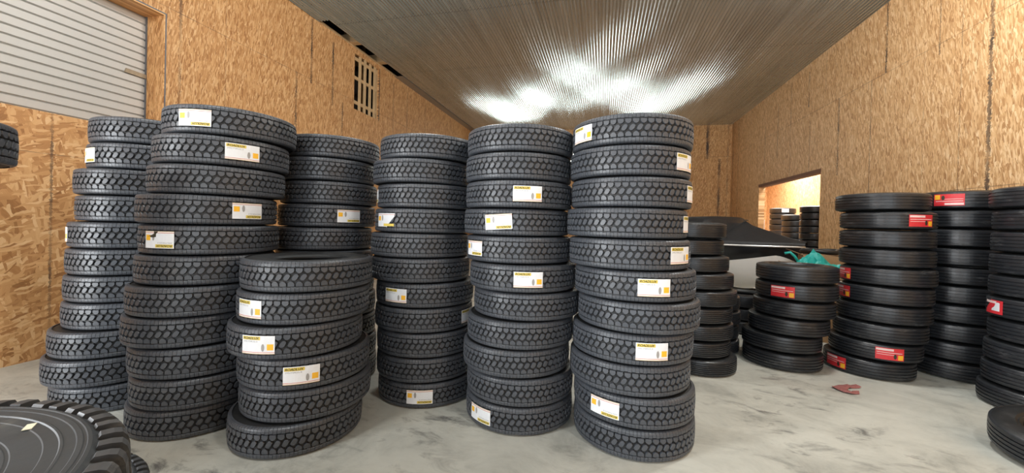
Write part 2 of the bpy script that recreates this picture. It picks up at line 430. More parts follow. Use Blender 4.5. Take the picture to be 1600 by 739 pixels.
# slatted opening below the missing sheet
y0, y1, z0, z1 = LATT
lat = empty('slatted_vent', (XL, (y0+y1)/2, z0))
tag(lat, 'wooden slat lattice over the dark opening high on the left wall', 'lattice')
w, h = y1-y0, z1-z0
for f in (0.235, 0.435, 0.645, 0.84):
    mb = MB(); mb.box((-0.045, -w/2+f*w-0.045, 0), (-0.012, -w/2+f*w+0.045, h)); mb.build('slat', M['lumber'], lat)
for f in (0.14, 0.585, 0.93):
    mb = MB(); mb.box((-0.08, -w/2, f*h-0.045), (-0.047, w/2, f*h+0.045)); mb.build('rail', M['lumber'], lat)
mb = MB(); mb.box((-0.08, -w/2, 0), (-0.02, -w/2+0.03, h)); mb.build('side_stile', M['lumber'], lat)
mb = MB(); mb.box((-0.075, w/2-0.05, 0), (-0.046, w/2, h)); mb.build('side_stile', M['lumber'], lat)
# joists and braces standing in the void behind it
for i, (yy, x) in enumerate(((9.55, -7.25), (9.98, -7.35), (10.3, -7.2))):
    mb = MB(); mb.box((x-0.05, yy-0.03, ZC-2.15), (x+0.05, yy+0.03, ZC+0.85)); tag(mb.build('trim_%d' % (10+i), M['lumber_dark']), kind='structure')

# the opening in the right wall, lined with brown boards, and the next room
y0, y1, z0, z1 = DOOR_R
mb = MB(); mb.box((XR-0.01, y0-0.02, z1-0.10), (XR+0.21, y1+0.02, z1-0.001))
tag(mb.build('trim_7', M['lintel']), kind='structure')
X2, Y2 = 8.6, 23.4
mb = MB(); mb.box((X2, 8.0, 0), (X2+0.12, Y2+0.1, 5.2)); tag(mb.build('wall_next_right', M['osb_next']), kind='structure')
mb = MB(); mb.box((XR+0.20, Y2, 0), (X2, Y2+0.12, 5.2)); tag(mb.build('wall_next_back', osb('strand board far end', 'X', [], (1.05,0.93,0.78), 3.3)), kind='structure')
mb = MB(); mb.box((XR+0.20, 8.0, 5.2), (X2+0.12, Y2+0.12, 5.25)); tag(mb.build('ceiling_next', simple('white ceiling board', (0.75,0.74,0.70), 0.7)), kind='structure')
mb = MB(); mb.box((XR+0.20, 7.9, 0), (X2+0.12, 8.0, 5.2)); tag(mb.build('wall_next_front', M['osb_jamb']), kind='structure')
mb = MB(); mb.box((XR+0.05, YB+0.15, 0), (XR+0.20, Y2+0.12, 5.2)); tag(mb.build('wall_next_left', M['osb_jamb']), kind='structure')
mb = MB(); mb.box((7.0, Y2-0.05, 0), (8.5, Y2-0.004, 2.38)); tag(mb.build('baseboard_next', M['drywall']), kind='structure')

# two tall daylight windows in the back wall
for i, (x0, x1, z0, z1) in enumerate((WIN_1, WIN_2, WIN_3)):
    wn = empty('window_%d' % (i+1), ((x0+x1)/2, YB, z0)); tag(wn, kind='structure')
    w, h = x1-x0, z1-z0
    mb = MB()
    for a, b in (((-w/2, 0), (-w/2+0.07, h)), ((w/2-0.07, 0), (w/2, h)), ((-w/2+0.07, 0), (w/2-0.07, 0.07)), ((-w/2+0.07, h-0.07), (w/2-0.07, h)), ((-0.03, 0.07), (0.03, h-0.07))):
        mb.box((a[0], 0.01, a[1]), (b[0], 0.11, b[1]))
    mb.build('window_frame', M['frame_white'], wn)
    mb = MB(); mb.box((-w/2+0.07, 0.05, 0.07), (-0.03, 0.06, h-0.07)); mb.box((0.03, 0.05, 0.07), (w/2-0.07, 0.06, h-0.07))
    mb.build('glazing', M['daylit'], wn)

# ------------------------------------------------------------------ tires
RD, HD = 0.515, 0.1215
RR, HR = 0.462, 0.1130
def crown(R, v): return R - 0.55*v*v

def casing_mesh(name, R, hw, groove, bead=0.286, flat=0.080, n=112, rings=False):
    up = [(R-groove, 0.0), (R-groove, flat*0.93), (R-0.014, flat), (R-0.018, flat+0.013), (R-0.030, hw-0.014), (R-0.055, hw-0.005), (R-0.095, hw)]
    if rings:
        up = [(R-0.030, 0.0), (R-0.030, 0.085), (R-0.034, 0.104), (R-0.044, 0.1165), (R-0.052, 0.1225), (R-0.058, 0.1275), (R-0.062, 0.131), (R-0.068, hw)]
        up += [(R-0.070, hw-0.0016), (R-0.074, hw-0.0016), (R-0.076, hw), (R-0.084, hw), (R-0.086, hw-0.0015), (R-0.102, hw-0.0015), (R-0.104, hw-0.0003), (R-0.108, hw-0.0003), (R-0.110, hw-0.003), (R-0.130, hw-0.003), (R-0.132, hw-0.0045), (R-0.172, hw-0.008), (R-0.174, hw-0.0095), (R-0.178, hw-0.0095), (R-0.180, hw-0.0085)]
    up += [(R-0.15 if not rings else R-0.190, hw-0.005 if not rings else hw-0.010), (bead+0.028, hw-0.021), (bead+0.020, hw-0.019), (bead+0.012, hw-0.027), (bead, hw-0.035), (bead, hw-0.050), (bead+0.02, hw-0.040), (bead+0.09, hw-0.020), (R-0.075, hw-0.022), (R-0.045, hw-0.05), (R-0.040, 0.0)]
    prof = [(r, z) for r, z in up] + [(r, -z) for r, z in reversed(up[1:-1])]
    prof = prof[::-1]
    mb = MB(); mb.lathe(prof, n)
    me = mb.mesh(name); me.set_sharp_from_angle(angle=math.radians(24))
    return me

def add_block(mb, poly, k, n, R, base, flip=False, off=0.0, bev=0.0035):
    da = 2*PI/n
    cx = sum(p[0] for p in poly)/len(poly); cv = sum(p[1] for p in poly)/len(poly)
    rings = []
    for rr, s in ((R-base, 0.99), (R-bev, 0.975), (R, 0.90)):
        ring = []
        for x, v in poly:
            X, V = cx+(x-cx)*s, cv+(v-cv)*s
            r = rr - 0.55*V*V
            a = (k+off+X)*da
            ring.append((r*math.cos(a), r*math.sin(a), V))
        rings.append(ring)
    m = len(poly); vs = rings[0]+rings[1]+rings[2]
    fs = []
    for l in (0, 1):
        for i in range(m):
            j = (i+1) % m
            fs.append((l*m+i, l*m+j, (l+1)*m+j, (l+1)*m+i))
    fs.append(tuple(2*m+i for i in range(m)))
    mb.add(vs, fs)

ROW_A = [(-0.44,0.0695),(0.40,0.0695),(0.45,0.051),(0.31,0.036),(0.03,0.0285),(-0.22,0.034),(-0.45,0.049)][::-1]
ROW_C = [(-x,-v) for x, v in ROW_A]
MIDB = [(-0.46,-0.012),(-0.28,-0.0245),(0.02,-0.0255),(0.27,-0.012),(0.46,0.012),(0.28,0.0245),(-0.02,0.0255),(-0.27,0.012)]
def rib_seg(mb, k, n, R, sgn, a0, a1, vin, pts):
    da = 2*PI/n
    vs = []
    prof = [(R-0.016, vin), (R-0.003, vin), (R, vin+0.003)] + pts
    for a in (a0, a1):
        t = (k+a)*da
        for i, (r, v) in enumerate(prof):
            rr = r - (0.55*v*v if i < 3 else 0)
            vs.append((rr*math.cos(t), rr*math.sin(t), sgn*v))
    m = len(prof)
    fs = [(i, m+i, m+i+1, i+1) if sgn > 0 else (i, i+1, m+i+1, m+i) for i in range(m-1)]
    fs += [tuple(range(m)), tuple(m+i for i in reversed(range(m)))]
    mb.add(vs, fs)

def drive_tread(name, R, hw, n=56):
    mb = MB()
    for k in range(n):
        add_block(mb, MIDB, k, n, R, 0.016)
        add_block(mb, ROW_A, k, n, R, 0.016, off=0.48)
        add_block(mb, ROW_C, k, n, R, 0.016, off=-0.48)
        for sgn in (1, -1):
            for a0, a1, vin in ((0.0, 0.46, 0.0775), (0.50, 0.96, 0.0745)):
                rib_seg(mb, k, n, R, sgn, a0, a1, vin, [(R-0.0050, 0.097), (R-0.0085, 0.106), (R-0.0175, 0.1130), (R-0.034, 0.1175)])
    return mb.mesh(name)

def lug_tread(name, R, hw, n=58):
    """open-shoulder lugs: long shoulder bars seen on the tire next to the camera"""
    mb = MB(); lrnd = random.Random(8)
    for k in range(n):
        add_block(mb, [(-0.40,-0.034),(0.10,-0.040),(0.40,-0.006),(0.40,0.034),(-0.10,0.040),(-0.40,0.006)], k, n, R, 0.022)
        for sgn in (1, -1):
            da = 2*PI/n; off = 0.25 if sgn > 0 else -0.2
            prof = [(R-0.030, 0.047), (R-0.004, 0.047), (R-0.002, 0.051), (R-0.004, 0.100), (R-0.008, 0.116), (R-0.016, 0.1275), (R-0.030, 0.1315), (R-0.050, 0.1325), (R-0.056, 0.1235)]
            vs = []
            wob = lrnd.uniform(0.88, 1.12); sh = lrnd.uniform(-0.05, 0.05); cut = lrnd.uniform(-0.004, 0.003)
            prof = [(r + (cut if 6 <= i <= 7 else 0), v) for i, (r, v) in enumerate(prof)]
            for a in (-0.29*wob+sh, 0.29*wob+sh):
                for i, (r, v) in enumerate(prof):
                    sk = 0.30*(v-0.08)/0.06*(-1)
                    t = (k+off+a*(1.0 if v < 0.1 else 0.86)+sk*0.6)*da
                    vs.append((r*math.cos(t), r*math.sin(t), sgn*v))
            m = len(prof)
            fs = [(i, m+i, m+i+1, i+1) if sgn > 0 else (i, i+1, m+i+1, m+i) for i in range(m-1)]
            fs += [tuple(range(m)), tuple(m+i for i in reversed(range(m)))]
            mb.add(vs, fs)
    return mb.mesh(name)

def ribbed_tread(name, R, hw, grooves=(-0.054,-0.018,0.018,0.054), n=96, gw=0.0058):
    prof = [(R-0.024, -0.0985), (R-0.0145, -0.0945), (R-0.006, -0.088)]
    for g in grooves:
        prof += [(crown(R, g)-0.0005, g-gw), (crown(R, g)-0.013, g-gw+0.0012), (crown(R, g)-0.013, g+gw-0.0012), (crown(R, g)-0.0005, g+gw)]
    prof += [(R-0.006, 0.088), (R-0.0145, 0.0945), (R-0.024, 0.0985), (R-0.030, 0.09), (R-0.030, -0.09)]
    mb = MB(); mb.lathe(prof, n, smooth=False)
    me = mb.mesh(name)
    return me

ME = {}
ME['drive_case'] = casing_mesh('casing', RD, HD, 0.016)
ME['drive_tread'] = drive_tread('tread', RD, HD)
ME['rib_case'] = casing_mesh('casing', RR, HR, 0.020, bead=0.270, n=96)
ME['rib_tread'] = ribbed_tread('tread', RR, HR)
ME['rib_tread4'] = ribbed_tread('tread', RR, HR, (-0.062,-0.037,-0.0125,0.0125,0.037,0.062))
ME['lug_case'] = casing_mesh('casing', 0.530, 0.1325, 0.022, flat=0.105, rings=True, n=144)
ME['lug_tread'] = lug_tread('tread', 0.530, 0.1325)
for k, mt in (('drive_case','casing'),('drive_tread','tread'),('rib_case','ribcase'),('rib_tread','rib'),('rib_tread4','rib'),('lug_case','oldcase'),('lug_tread','oldtread')):
    ME[k].materials.append(M[mt])

# ------------------------------------------------------------------ stuck-on paper labels
def bend(pts, R, dr):
    return [((R+dr)*math.cos(x/R), (R+dr)*math.sin(x/R), y) for x, y in pts]
def patch(name, R, x0, x1, y0, y1, d0, d1, mat, nx=10, jag=None):
    mb = MB(); ny = 4
    def P(i, j):
        x = x0+(x1-x0)*i/nx; y = y0+(y1-y0)*j/ny
        if jag: x, y = jag(i/nx, j/ny, x, y)
        return x, y
    top = [P(i, j) for j in range(ny+1) for i in range(nx+1)]
    vs = bend(top, R, d1) + bend(top, R, d0); m = len(top); fs = []
    for j in range(ny):
        for i in range(nx):
            a = j*(nx+1)+i; q = (a, a+1, a+nx+2, a+nx+1)
            fs.append(q); fs.append(tuple(m+t for t in reversed(q)))
    rim = [i for i in range(nx+1)] + [j*(nx+1)+nx for j in range(1, ny+1)] + [ny*(nx+1)+i for i in range(nx-1, -1, -1)] + [j*(nx+1) for j in range(ny-1, 0, -1)]
    for a, b in zip(rim, rim[1:]+rim[:1]): fs.append((a, m+a, m+b, b))
    mb.add(vs, fs)
    me = mb.mesh(name); me.materials.append(mat)
    return me
def text_mesh(name, body, R, x0, x1, y0, h, d, mat, shear=0.0, fat=0.0):
    cu = bpy.data.curves.new('glyphs', 'FONT'); cu.body = body; cu.size = 1.0; cu.shear = shear; cu.offset = fat; cu.resolution_u = 3
    o = bpy.data.objects.new('glyphs', cu); COL.objects.link(o)
    bpy.context.view_layer.update()
    me0 = bpy.data.meshes.new_from_object(o.evaluated_get(bpy.context.evaluated_depsgraph_get()))
    bpy.data.objects.remove(o); bpy.data.curves.remove(cu)
    xs = [v.co.x for v in me0.vertices]; ys = [v.co.y for v in me0.vertices]
    ax, bx, ay, by = min(xs), max(xs), min(ys), max(ys)
    pts = [(x0+(v.co.x-ax)/(bx-ax)*(x1-x0), y0+(v.co.y-ay)/(by-ay)*h) for v in me0.vertices]
    mb = MB(); mb.add(bend(pts, R, d), [tuple(p.vertices) for p in me0.polygons])
    bpy.data.meshes.remove(me0)
    me = mb.mesh(name); me.materials.append(mat)
    return me
def pic_tire(name, R, cx, cy, w, h, d, mat):
    mb = MB(); pts = [(cx+w/2*math.cos(2*PI*i/16), cy+h/2*math.sin(2*PI*i/16)) for i in range(16)]
    mb.add(bend(pts, R, d), [tuple(range(16))]); me = mb.mesh(name); me.materials.append(mat); return me

LW, LH = 0.252, 0.134
def torn(u, v, x, y):
    if u < 0.40 and v > 0.2: x += (v-0.2)*0.10*(0.40-u)/0.40*1.3; y -= 0.010*math.sin(u*23)*v
    return x, y
W_ = -LW/2
WHITE = [
    ('yellow_strip', patch('yellow_strip', RD, W_+0.008, W_+0.148, 0.036, 0.061, 0.0018, 0.0024, M['yellow'], 6)),
    ('brand_lettering', text_mesh('brand_lettering', 'ROADLUX', RD, W_+0.014, W_+0.142, 0.0395, 0.018, 0.0029, M['ink'], 0.25, 0.025)),
    ('size_lettering', text_mesh('size_lettering', '295/75R22.5', RD, W_+0.012, W_+0.128, 0.019, 0.0105, 0.0024, M['greyink'], 0.0, 0.004)),
    ('tire_picture', pic_tire('tire_picture', RD, 0.042, -0.020, 0.023, 0.056, 0.0024, M['greyink'])),
    ('orange_square', patch('orange_square', RD, 0.072, 0.116, -0.038, 0.006, 0.0018, 0.0026, M['orange'], 3)),
    ('printed_stripe', patch('printed_stripe', RD, W_, -W_, -0.056, -0.0525, 0.0018, 0.0024, M['redline'], 10)),
    ('tan_border', patch('tan_border', RD, W_, -W_, -0.067, -0.0615, 0.0018, 0.0024, M['tan'], 10)),
]
PAPER = patch('paper_label', RD, W_, -W_, -LH/2, LH/2, 0.0004, 0.0018, M['paper'], 12)
PAPER_TORN = patch('paper_label', RD, W_, -W_, -LH/2, LH/2, 0.0004, 0.0018, M['paper'], 12, torn)
RW, RH = 0.27, 0.142
R_ = -RW/2
RED = [
    ('pale_strip', patch('pale_strip', RR, R_+0.006, R_+0.168, 0.037, 0.062, 0.0018, 0.0024, M['pinkwhite'], 6)),
    ('small_print', patch('small_print', RR, R_+0.012, -R_-0.018, 0.012, 0.019, 0.0018, 0.0024, M['pinkwhite'], 8)),
    ('small_print', patch('small_print', RR, R_+0.012, -R_-0.075, -0.012, -0.007, 0.0018, 0.0024, M['pinkwhite'], 6)),
    ('tire_picture', pic_tire('tire_picture', RR, 0.048, -0.026, 0.030, 0.060, 0.0024, M['ink'])),
    ('orange_square', patch('orange_square', RR, 0.076, 0.126, -0.062, -0.006, 0.0018, 0.0026, M['orange'], 3)),
]
RPAPER = patch('paper_label', RR, R_, -R_, -RH/2, RH/2, 0.0004, 0.0018, M['red'], 12)
RPAPER_TORN = patch('paper_label', RR, R_, -R_*0.75, -RH/2, RH/2, 0.0004, 0.0018, M['red'], 12, torn)

def stick(root, rz, kind, theta, inv=False, dz=0.0, tilt=0.0):
    """glue one paper label on the tread of tire ROOT, facing world bearing THETA"""
    red = kind.startswith('red')
    me = {'white': PAPER, 'smudge': PAPER, 'torn': PAPER_TORN, 'red': RPAPER, 'redtorn': RPAPER_TORN}[kind]
    p = link('paper_label', me, None, root)
    p.rotation_euler = ((PI if inv else 0) + math.radians(tilt), 0, math.radians(theta) - rz)
    p.location = (0, 0, dz)
    p['label'] = 'glossy red paper label' if red else 'white paper label with yellow print'
    for nm, m in (RED if red else WHITE):
        if kind == 'redtorn' and nm in ('orange_square', 'tire_picture', 'small_print'): continue
        if kind == 'torn' and nm in ('tan_border', 'brand_lettering', 'size_lettering'): continue
        link(nm, m, None, p)
    if kind == 'redtorn': link('torn_paper', REDSCRAP, None, p)
    if kind == 'smudge': link('dark_smudge', SMUDGE, None, p)
REDSCRAP = patch('torn_paper', RR, -0.03, 0.07, -0.04, 0.045, 0.0019, 0.0025, M['paper'], 6, torn)
SMUDGE = patch('dark_smudge', RD, 0.0, 0.035, -0.066, -0.022, 0.0019, 0.0030, M['ink'], 4, torn)

KINDS = {   # casing, tread, object name, category
    'drive': ('drive_case', 'drive_tread', 'truck_tire', 'tire'),
    'rib': ('rib_case', 'rib_tread', 'trailer_tire', 'tire'),
    'fine': ('rib_case', 'rib_tread4', 'trailer_tire', 'tire'),
    'lug': ('lug_case', 'lug_tread', 'lug_tire', 'tire'),
}
PROTO = {}
def make_tire(kind, loc, rz, sz):
    cs, tr, nm, cat = KINDS[kind]
    if kind not in PROTO:
        r = empty(nm, loc, rz)
        kids = [link('casing', ME[cs], None, r), link('tread', ME[tr], None, r)]
        PROTO[kind] = (r, kids)
    else:
        r0, kids = PROTO[kind]
        r = r0.copy(); COL.objects.link(r)
        for k in list(r.keys()): del r[k]
        r.location = loc; r.rotation_euler = (0, 0, rz)
        for ch in kids:
            c = ch.copy(); COL.objects.link(c); c.parent = r
    r.scale = (1, 1, sz)
    r['category'] = cat
    return r
ORD = ['topmost','second','third','fourth','fifth','sixth','seventh','eighth','ninth','tenth','eleventh','twelfth']
def stack(kind, pos, pitch, phrase, group, labels=None, adj='', full=None, tilt=None):
    """pos is listed from the top tire down"""
    n = len(pos); labels = labels or {}
    full = full or {'drive': 0.245, 'rib': 0.229, 'fine': 0.229, 'lug': 0.268}[kind]
    for i, (x, y) in enumerate(pos):
        rz = random.uniform(0, 2*PI)
        z = (n-1-i+0.5)*pitch
        r = make_tire(kind, (x, y, z), rz, (pitch-0.0015)/full)
        for L in labels.get(i+1, []): stick(r, rz, *L)
        w = ''
        if i+1 in labels:
            l = labels[i+1][0]; k = l[0]
            w = {'white': 'with white label', 'torn': 'with torn label', 'smudge': 'with smudged label', 'red': 'with red label', 'redtorn': 'with torn red label'}[k]
            if len(l) > 2 and l[2]: w = w.replace('with ', 'with upside-down ')
        o = 'bottom' if i == n-1 else ORD[i]
        d = '' if o in ('topmost', 'bottom') else ' down'
        words = f'{o} {adj} tire{d} {w} {phrase}'.split()
        if len(words) > 16: words = f'{o} tire{d} {w} {phrase}'.split()
        if len(words) > 16: words = f"{o} tire{d} {w.replace('white ', '')} {phrase}".split()
        r['label'] = ' '.join(words)
        r['group'] = group

POS = {"A0":[[-4.599,3.107],[-4.605,3.097],[-4.65,3.03],[-4.642,3.041],[-4.669,3.0],[-4.674,2.993],[-4.68,2.984],[-4.685,2.976],[-4.727,2.907],[-4.747,2.876],[-4.72,2.919]],
"A":[[-3.419,2.936],[-3.46,2.892],[-3.48,2.869],[-3.521,2.818],[-3.508,2.835],[-3.54,2.827],[-3.555,2.777],[-3.594,2.775],[-3.548,2.795],[-3.535,2.803],[-3.583,2.808]],
"S":[[-2.509,2.896],[-2.528,2.889],[-2.563,2.843],[-2.519,2.895],[-2.507,2.908],[-2.55,2.848]],
"B":[[-3.112,3.923],[-3.146,3.886],[-3.124,3.904],[-3.137,3.894],[-3.161,3.874],[-3.15,3.883],[-3.134,3.896],[-3.118,3.909],[-3.113,3.913],[-3.102,3.921],[-3.097,3.925]],
"C":[[-1.857,3.878],[-1.917,3.849],[-1.875,3.87],[-1.892,3.862],[-1.924,3.846],[-1.91,3.853],[-1.865,3.875],[-1.871,3.871],[-1.85,3.882],[-1.848,3.883],[-1.828,3.892]],
"E":[[-0.808,3.698],[-0.82,3.7],[-0.807,3.685],[-0.834,3.727],[-0.806,3.734],[-0.756,3.703],[-0.715,3.723],[-0.766,3.691],[-0.799,3.684],[-0.758,3.693],[-0.76,3.693]],
"F":[[0.222,3.607],[0.21,3.606],[0.224,3.612],[0.192,3.595],[0.219,3.593],[0.274,3.606],[0.311,3.597],[0.267,3.61],[0.25,3.611],[0.293,3.608],[0.297,3.608]],
"G":[[1.116,5.59],[1.09,5.595],[1.155,5.582],[1.21,5.57],[1.25,5.561],[1.207,5.571],[1.22,5.568],[1.198,5.573],[1.269,5.557]],
"S1":[[2.58,5.999],[2.58,5.999],[2.558,6.008],[2.508,6.029],[2.439,6.057],[2.453,6.052]],
"S2":[[3.547,6.035],[3.593,6.007],[3.593,6.007],[3.596,6.006],[3.61,5.997],[3.594,6.007],[3.587,6.011],[3.559,6.028],[3.524,6.048],[3.477,6.076]],
"S3":[[4.585,6.248],[4.581,6.251],[4.578,6.253],[4.575,6.256],[4.572,6.258],[4.568,6.26],[4.565,6.263],[4.562,6.265],[4.558,6.268],[4.555,6.27]],
"S4":[[4.579,5.161],[4.598,5.145],[4.595,5.147],[4.591,5.151],[4.591,5.151],[4.584,5.158],[4.593,5.149],[4.574,5.166],[4.565,5.174],[4.544,5.193]]}

GB = 'stacked block-tread truck tires'
GR = 'stacked ribbed trailer tires'
W = 'white'
stack('drive', POS['A0'], 0.249, 'in the leftmost tall stack under the roll-up door', GB, {2: [(W, -104.7, True)], 5: [(W, -119.0, False)]}, 'block-tread')
stack('drive', POS['A'], 0.2495, 'in the tall stack left of the short one', GB, {1: [(W, -72.1, True)], 2: [(W, -26.8)], 4: [(W, -9.5, True)], 5: [('smudge', -82.4, True)]}, 'block-tread')
stack('drive', POS['S'], 0.2495, 'in the short six-high stack', GB, {2: [(W, -99.0)], 3: [(W, -79.8)], 4: [(W, -53.2)]}, 'black block-tread')
stack('drive', POS['B'], 0.2475, 'in the stack behind the short one', GB, {2: [(W, -150.0)], 4: [(W, -27.8, True)]}, 'block-tread')
stack('drive', POS['C'], 0.2435, 'in the tall stack right of the short one', GB,
      {3: [(W, -149.0, True)], 4: [('torn', -111.4, True)], 7: [(W, -99.1)], 8: [(W, -4.8)], 11: [(W, -73.3, True)]}, 'block-tread')
stack('drive', POS['E'], 0.2445, 'in the second tall block-tread stack from the right', GB,
      {3: [(W, -69.6)], 4: [(W, -95.8, True, 0, 4)], 5: [(W, -131.7, True)], 6: [(W, -72.9)], 11: [(W, -120.7, True)]}, '')
stack('drive', POS['F'], 0.2465, 'in the rightmost tall block-tread stack', GB,
      {1: [(W, -143.7, False)], 2: [(W, -34.8)], 3: [(W, -20.0)], 4: [(W, -18.0)], 5: [(W, -40.7)], 6: [(W, -76.2)], 8: [(W, -75.6)], 10: [(W, -118.8, True)]}, '')
stack('fine', POS['G'], 0.211, 'in the ribbed stack beside the covered boat', GR, None, 'black')
stack('fine', [(1.565,6.44),(1.575,6.43),(1.56,6.45),(1.57,6.44)], 0.211, 'in the low stack half hidden behind ribbed tires', GR, None, 'black')
stack('fine', [(2.53,7.79),(2.55,7.80),(2.52,7.78)], 0.228, 'in the added low stack under the bow of the boat', GR, None, 'black')  # stack added to darken the gap below the hull
stack('rib', POS['S1'], 0.2285, "in the six-high ribbed stack near the boat's bow", GR, {2: [('red', -130.3)]}, 'black')
stack('rib', POS['S2'], 0.2325, 'in the tall ribbed stack right of the six-high one', GR,
      {2: [('red', -78.6)], 5: [('red', 176.5)], 6: [('red', 179.5)], 9: [('red', -101.1)], 10: [('red', -162.2)]}, '')
stack('rib', POS['S3'], 0.2375, 'in the ribbed stack second from the right edge', GR, {1: [('red', -142.2, True)]}, 'black')
stack('rib', POS['S4'], 0.2345, "in the ribbed stack at the photo's right edge", GR, {6: [('redtorn', 171.1)]}, 'black')

# single ribbed tire on the floor at the right edge, one side propped up a little
t = make_tire('rib', (3.70, 3.97, 0.172), 0.0, 1.0)
t.rotation_euler = Matrix.Rotation(math.radians(7.0), 3, Vector((0.73, -0.68, 0))).to_euler()
t['label'] = 'single ribbed tire lying alone on the floor at the right edge'

# big lug tires on the left of the photographer
FG = [(-1.288,0.189),(-1.268,0.215),(-1.30,0.18),(-1.29,0.20),(-1.28,0.19)]
stack('lug', FG, 0.268, 'in the nearest stack, bottom left', 'worn lug tires', None, 'worn lug')
top = [o for o in bpy.data.objects if o.get('label', '').startswith('topmost worn lug')][0]
top['label'] = 'topmost worn lug tire, sidewall up, square sticker, bottom left corner'
st = MB(); st.box((-0.0075, -0.015, 0), (0.0075, 0.015, 0.0015))
s = st.build('square_sticker', M['sticker'], top)
c, si = math.cos(-top.rotation_euler[2]), math.sin(-top.rotation_euler[2])
dx, dy = -1.2455+1.288, 0.591-0.189
s.location = (c*dx-si*dy, si*dx+c*dy, 0.1296); s.rotation_euler = (0, 0, -top.rotation_euler[2]+0.85)
s['label'] = 'pale square sticker on the sidewall'
stack('lug', [(-2.494,1.034),(-2.50,1.04)], 0.268, 'in the low stack behind the nearest tires', 'worn lug tires', None, 'lug')
stack('drive', [(-3.915,1.222)] + [(-4.22+0.02*math.sin(i*2.1), 1.06+0.02*math.cos(i*1.3)) for i in range(8)], 0.262, 'in the stack at the extreme left edge', GB, None, 'black')

# far tires seen through the opening
GF = 'tires stored in the next room'
stack('fine', [(7.266,18.16)]+[(7.27,18.15)]*11, 0.2285, 'in the far left stack beyond the doorway', GF, {1: [('red', -100.0)]}, 'black')
stack('fine', [(7.03,16.46)]+[(7.05,16.45)]*10, 0.2195, 'in the middle stack beyond the doorway', GF, {1: [('red', -80.0)]}, 'black')
stack('fine', [(6.76,14.44)]+[(6.77,14.45)]*11, 0.2195, 'in the right stack beyond the doorway', GF, {5: [('red', -85.0)], 7: [('red', -150.0)]}, 'black')
far = [o for o in bpy.data.objects if o.name.startswith('paper_label') and o.parent is not None and o.parent.get('group') == GF]
FARL = patch('paper_label', RR, -0.12, 0.12, -0.07, 0.07, 0.0004, 0.0018, M['paper'], 8)
for o in far:                          # those far labels are plain white ones
    for ch in list(o.children): bpy.data.objects.remove(ch)
    o.data = FARL; o['label'] = 'white paper label'
    o.parent['label'] = o.parent['label'].replace('red', 'white')

# ------------------------------------------------------------------ the covered boat on its trailer
LB = 5.25
bx, by = 4.084, 9.187
hd = math.radians(-49.9)
boat = empty('boat', (bx - 0.5*LB*math.cos(hd), by - 0.5*LB*math.sin(hd), 0), hd)
tag(boat, 'white and black motorboat under a black cover behind the tires', 'boat')
def S(s):      # s: 0 stern .. 1 bow -> x, half beam at rail, rail z, half beam at chine, chine z, keel z
    x = -LB/2 + LB*s
    t = max(0.0, (s-0.40)/0.60)
    b = 1.12*(1 - t**2.6) + 0.02
    c = 1.05*(1 - t**2.3)*(1-0.06*t) + 0.012
    rz = 1.50 + 0.035*t
    cz = 0.93 + 0.46*t*t - 0.30*max(0.0, (s-0.92)/0.08)**1.5
    kz = 0.42 + 1.0*max(0.0, (s-0.72)/0.28)**2.6
    return x, b, min(rz, 1.54), c, min(cz, rz-0.03), min(kz, cz-0.02)
NS = 80
def loft(mb, fn, smooth=True):
    rows = [fn(i/NS) for i in range(NS+1)]; m = len(rows[0])
    vs = [p for r in rows for p in r]; fs = []
    for i in range(NS):
        for j in range(m-1):
            a = i*m+j; fs.append((a, a+1, a+m+1, a+m))
    mb.add(vs, fs, smooth)
    return rows
def bottom_row(s):
    x, b, rz, c, cz, kz = S(s); out = []
    for k in range(-8, 9):
        f = abs(k)/8; y = math.copysign(c*f, k) if k else 0.0
        out.append((x, y, kz + (cz-kz)*(0.30*f + 0.70*f**2.8)))
    return out
def side_row(sg):
    def fn(s):
        x, b, rz, c, cz, kz = S(s)
        return [(x, sg*(c+(b-c)*(f**0.8)+0.03*math.sin(PI*f)*(1 if s < 0.9 else 0)), cz+(rz-cz)*f) for f in [i/5 for i in range(6)]]
    return fn
mb = MB(); loft(mb, bottom_row); mb.build('hull_bottom', M['hull_white'], boat)['label'] = 'white hull bottom'
mb = MB()
for sg in (1, -1): loft(mb, side_row(sg))
x, b, rz, c, cz, kz = S(0)
mb.add([(x,-b,rz),(x,-c,cz),(x,0,kz),(x,c,cz),(x,b,rz)], [(0,1,2,3,4)])
mb.build('hull_side', M['hull_black'], boat)['label'] = 'glossy black hull side'
mb = MB(); loft(mb, lambda s: [(S(s)[0], y*S(s)[1], S(s)[2]-0.02) for y in (-1, 0, 1)]); mb.build('deck', M['hull_white'], boat)
mb = MB()
rail = [(S(i/NS)[0], -S(i/NS)[1]-0.012, S(i/NS)[2]-0.055) for i in range(NS+1)] + [(S(i/NS)[0], S(i/NS)[1]+0.012, S(i/NS)[2]-0.055) for i in range(NS, -1, -1)]
mb.tube(rail, 0.022, 8); mb.build('rub_rail', M['chrome'], boat)['label'] = 'bright metal rub rail'
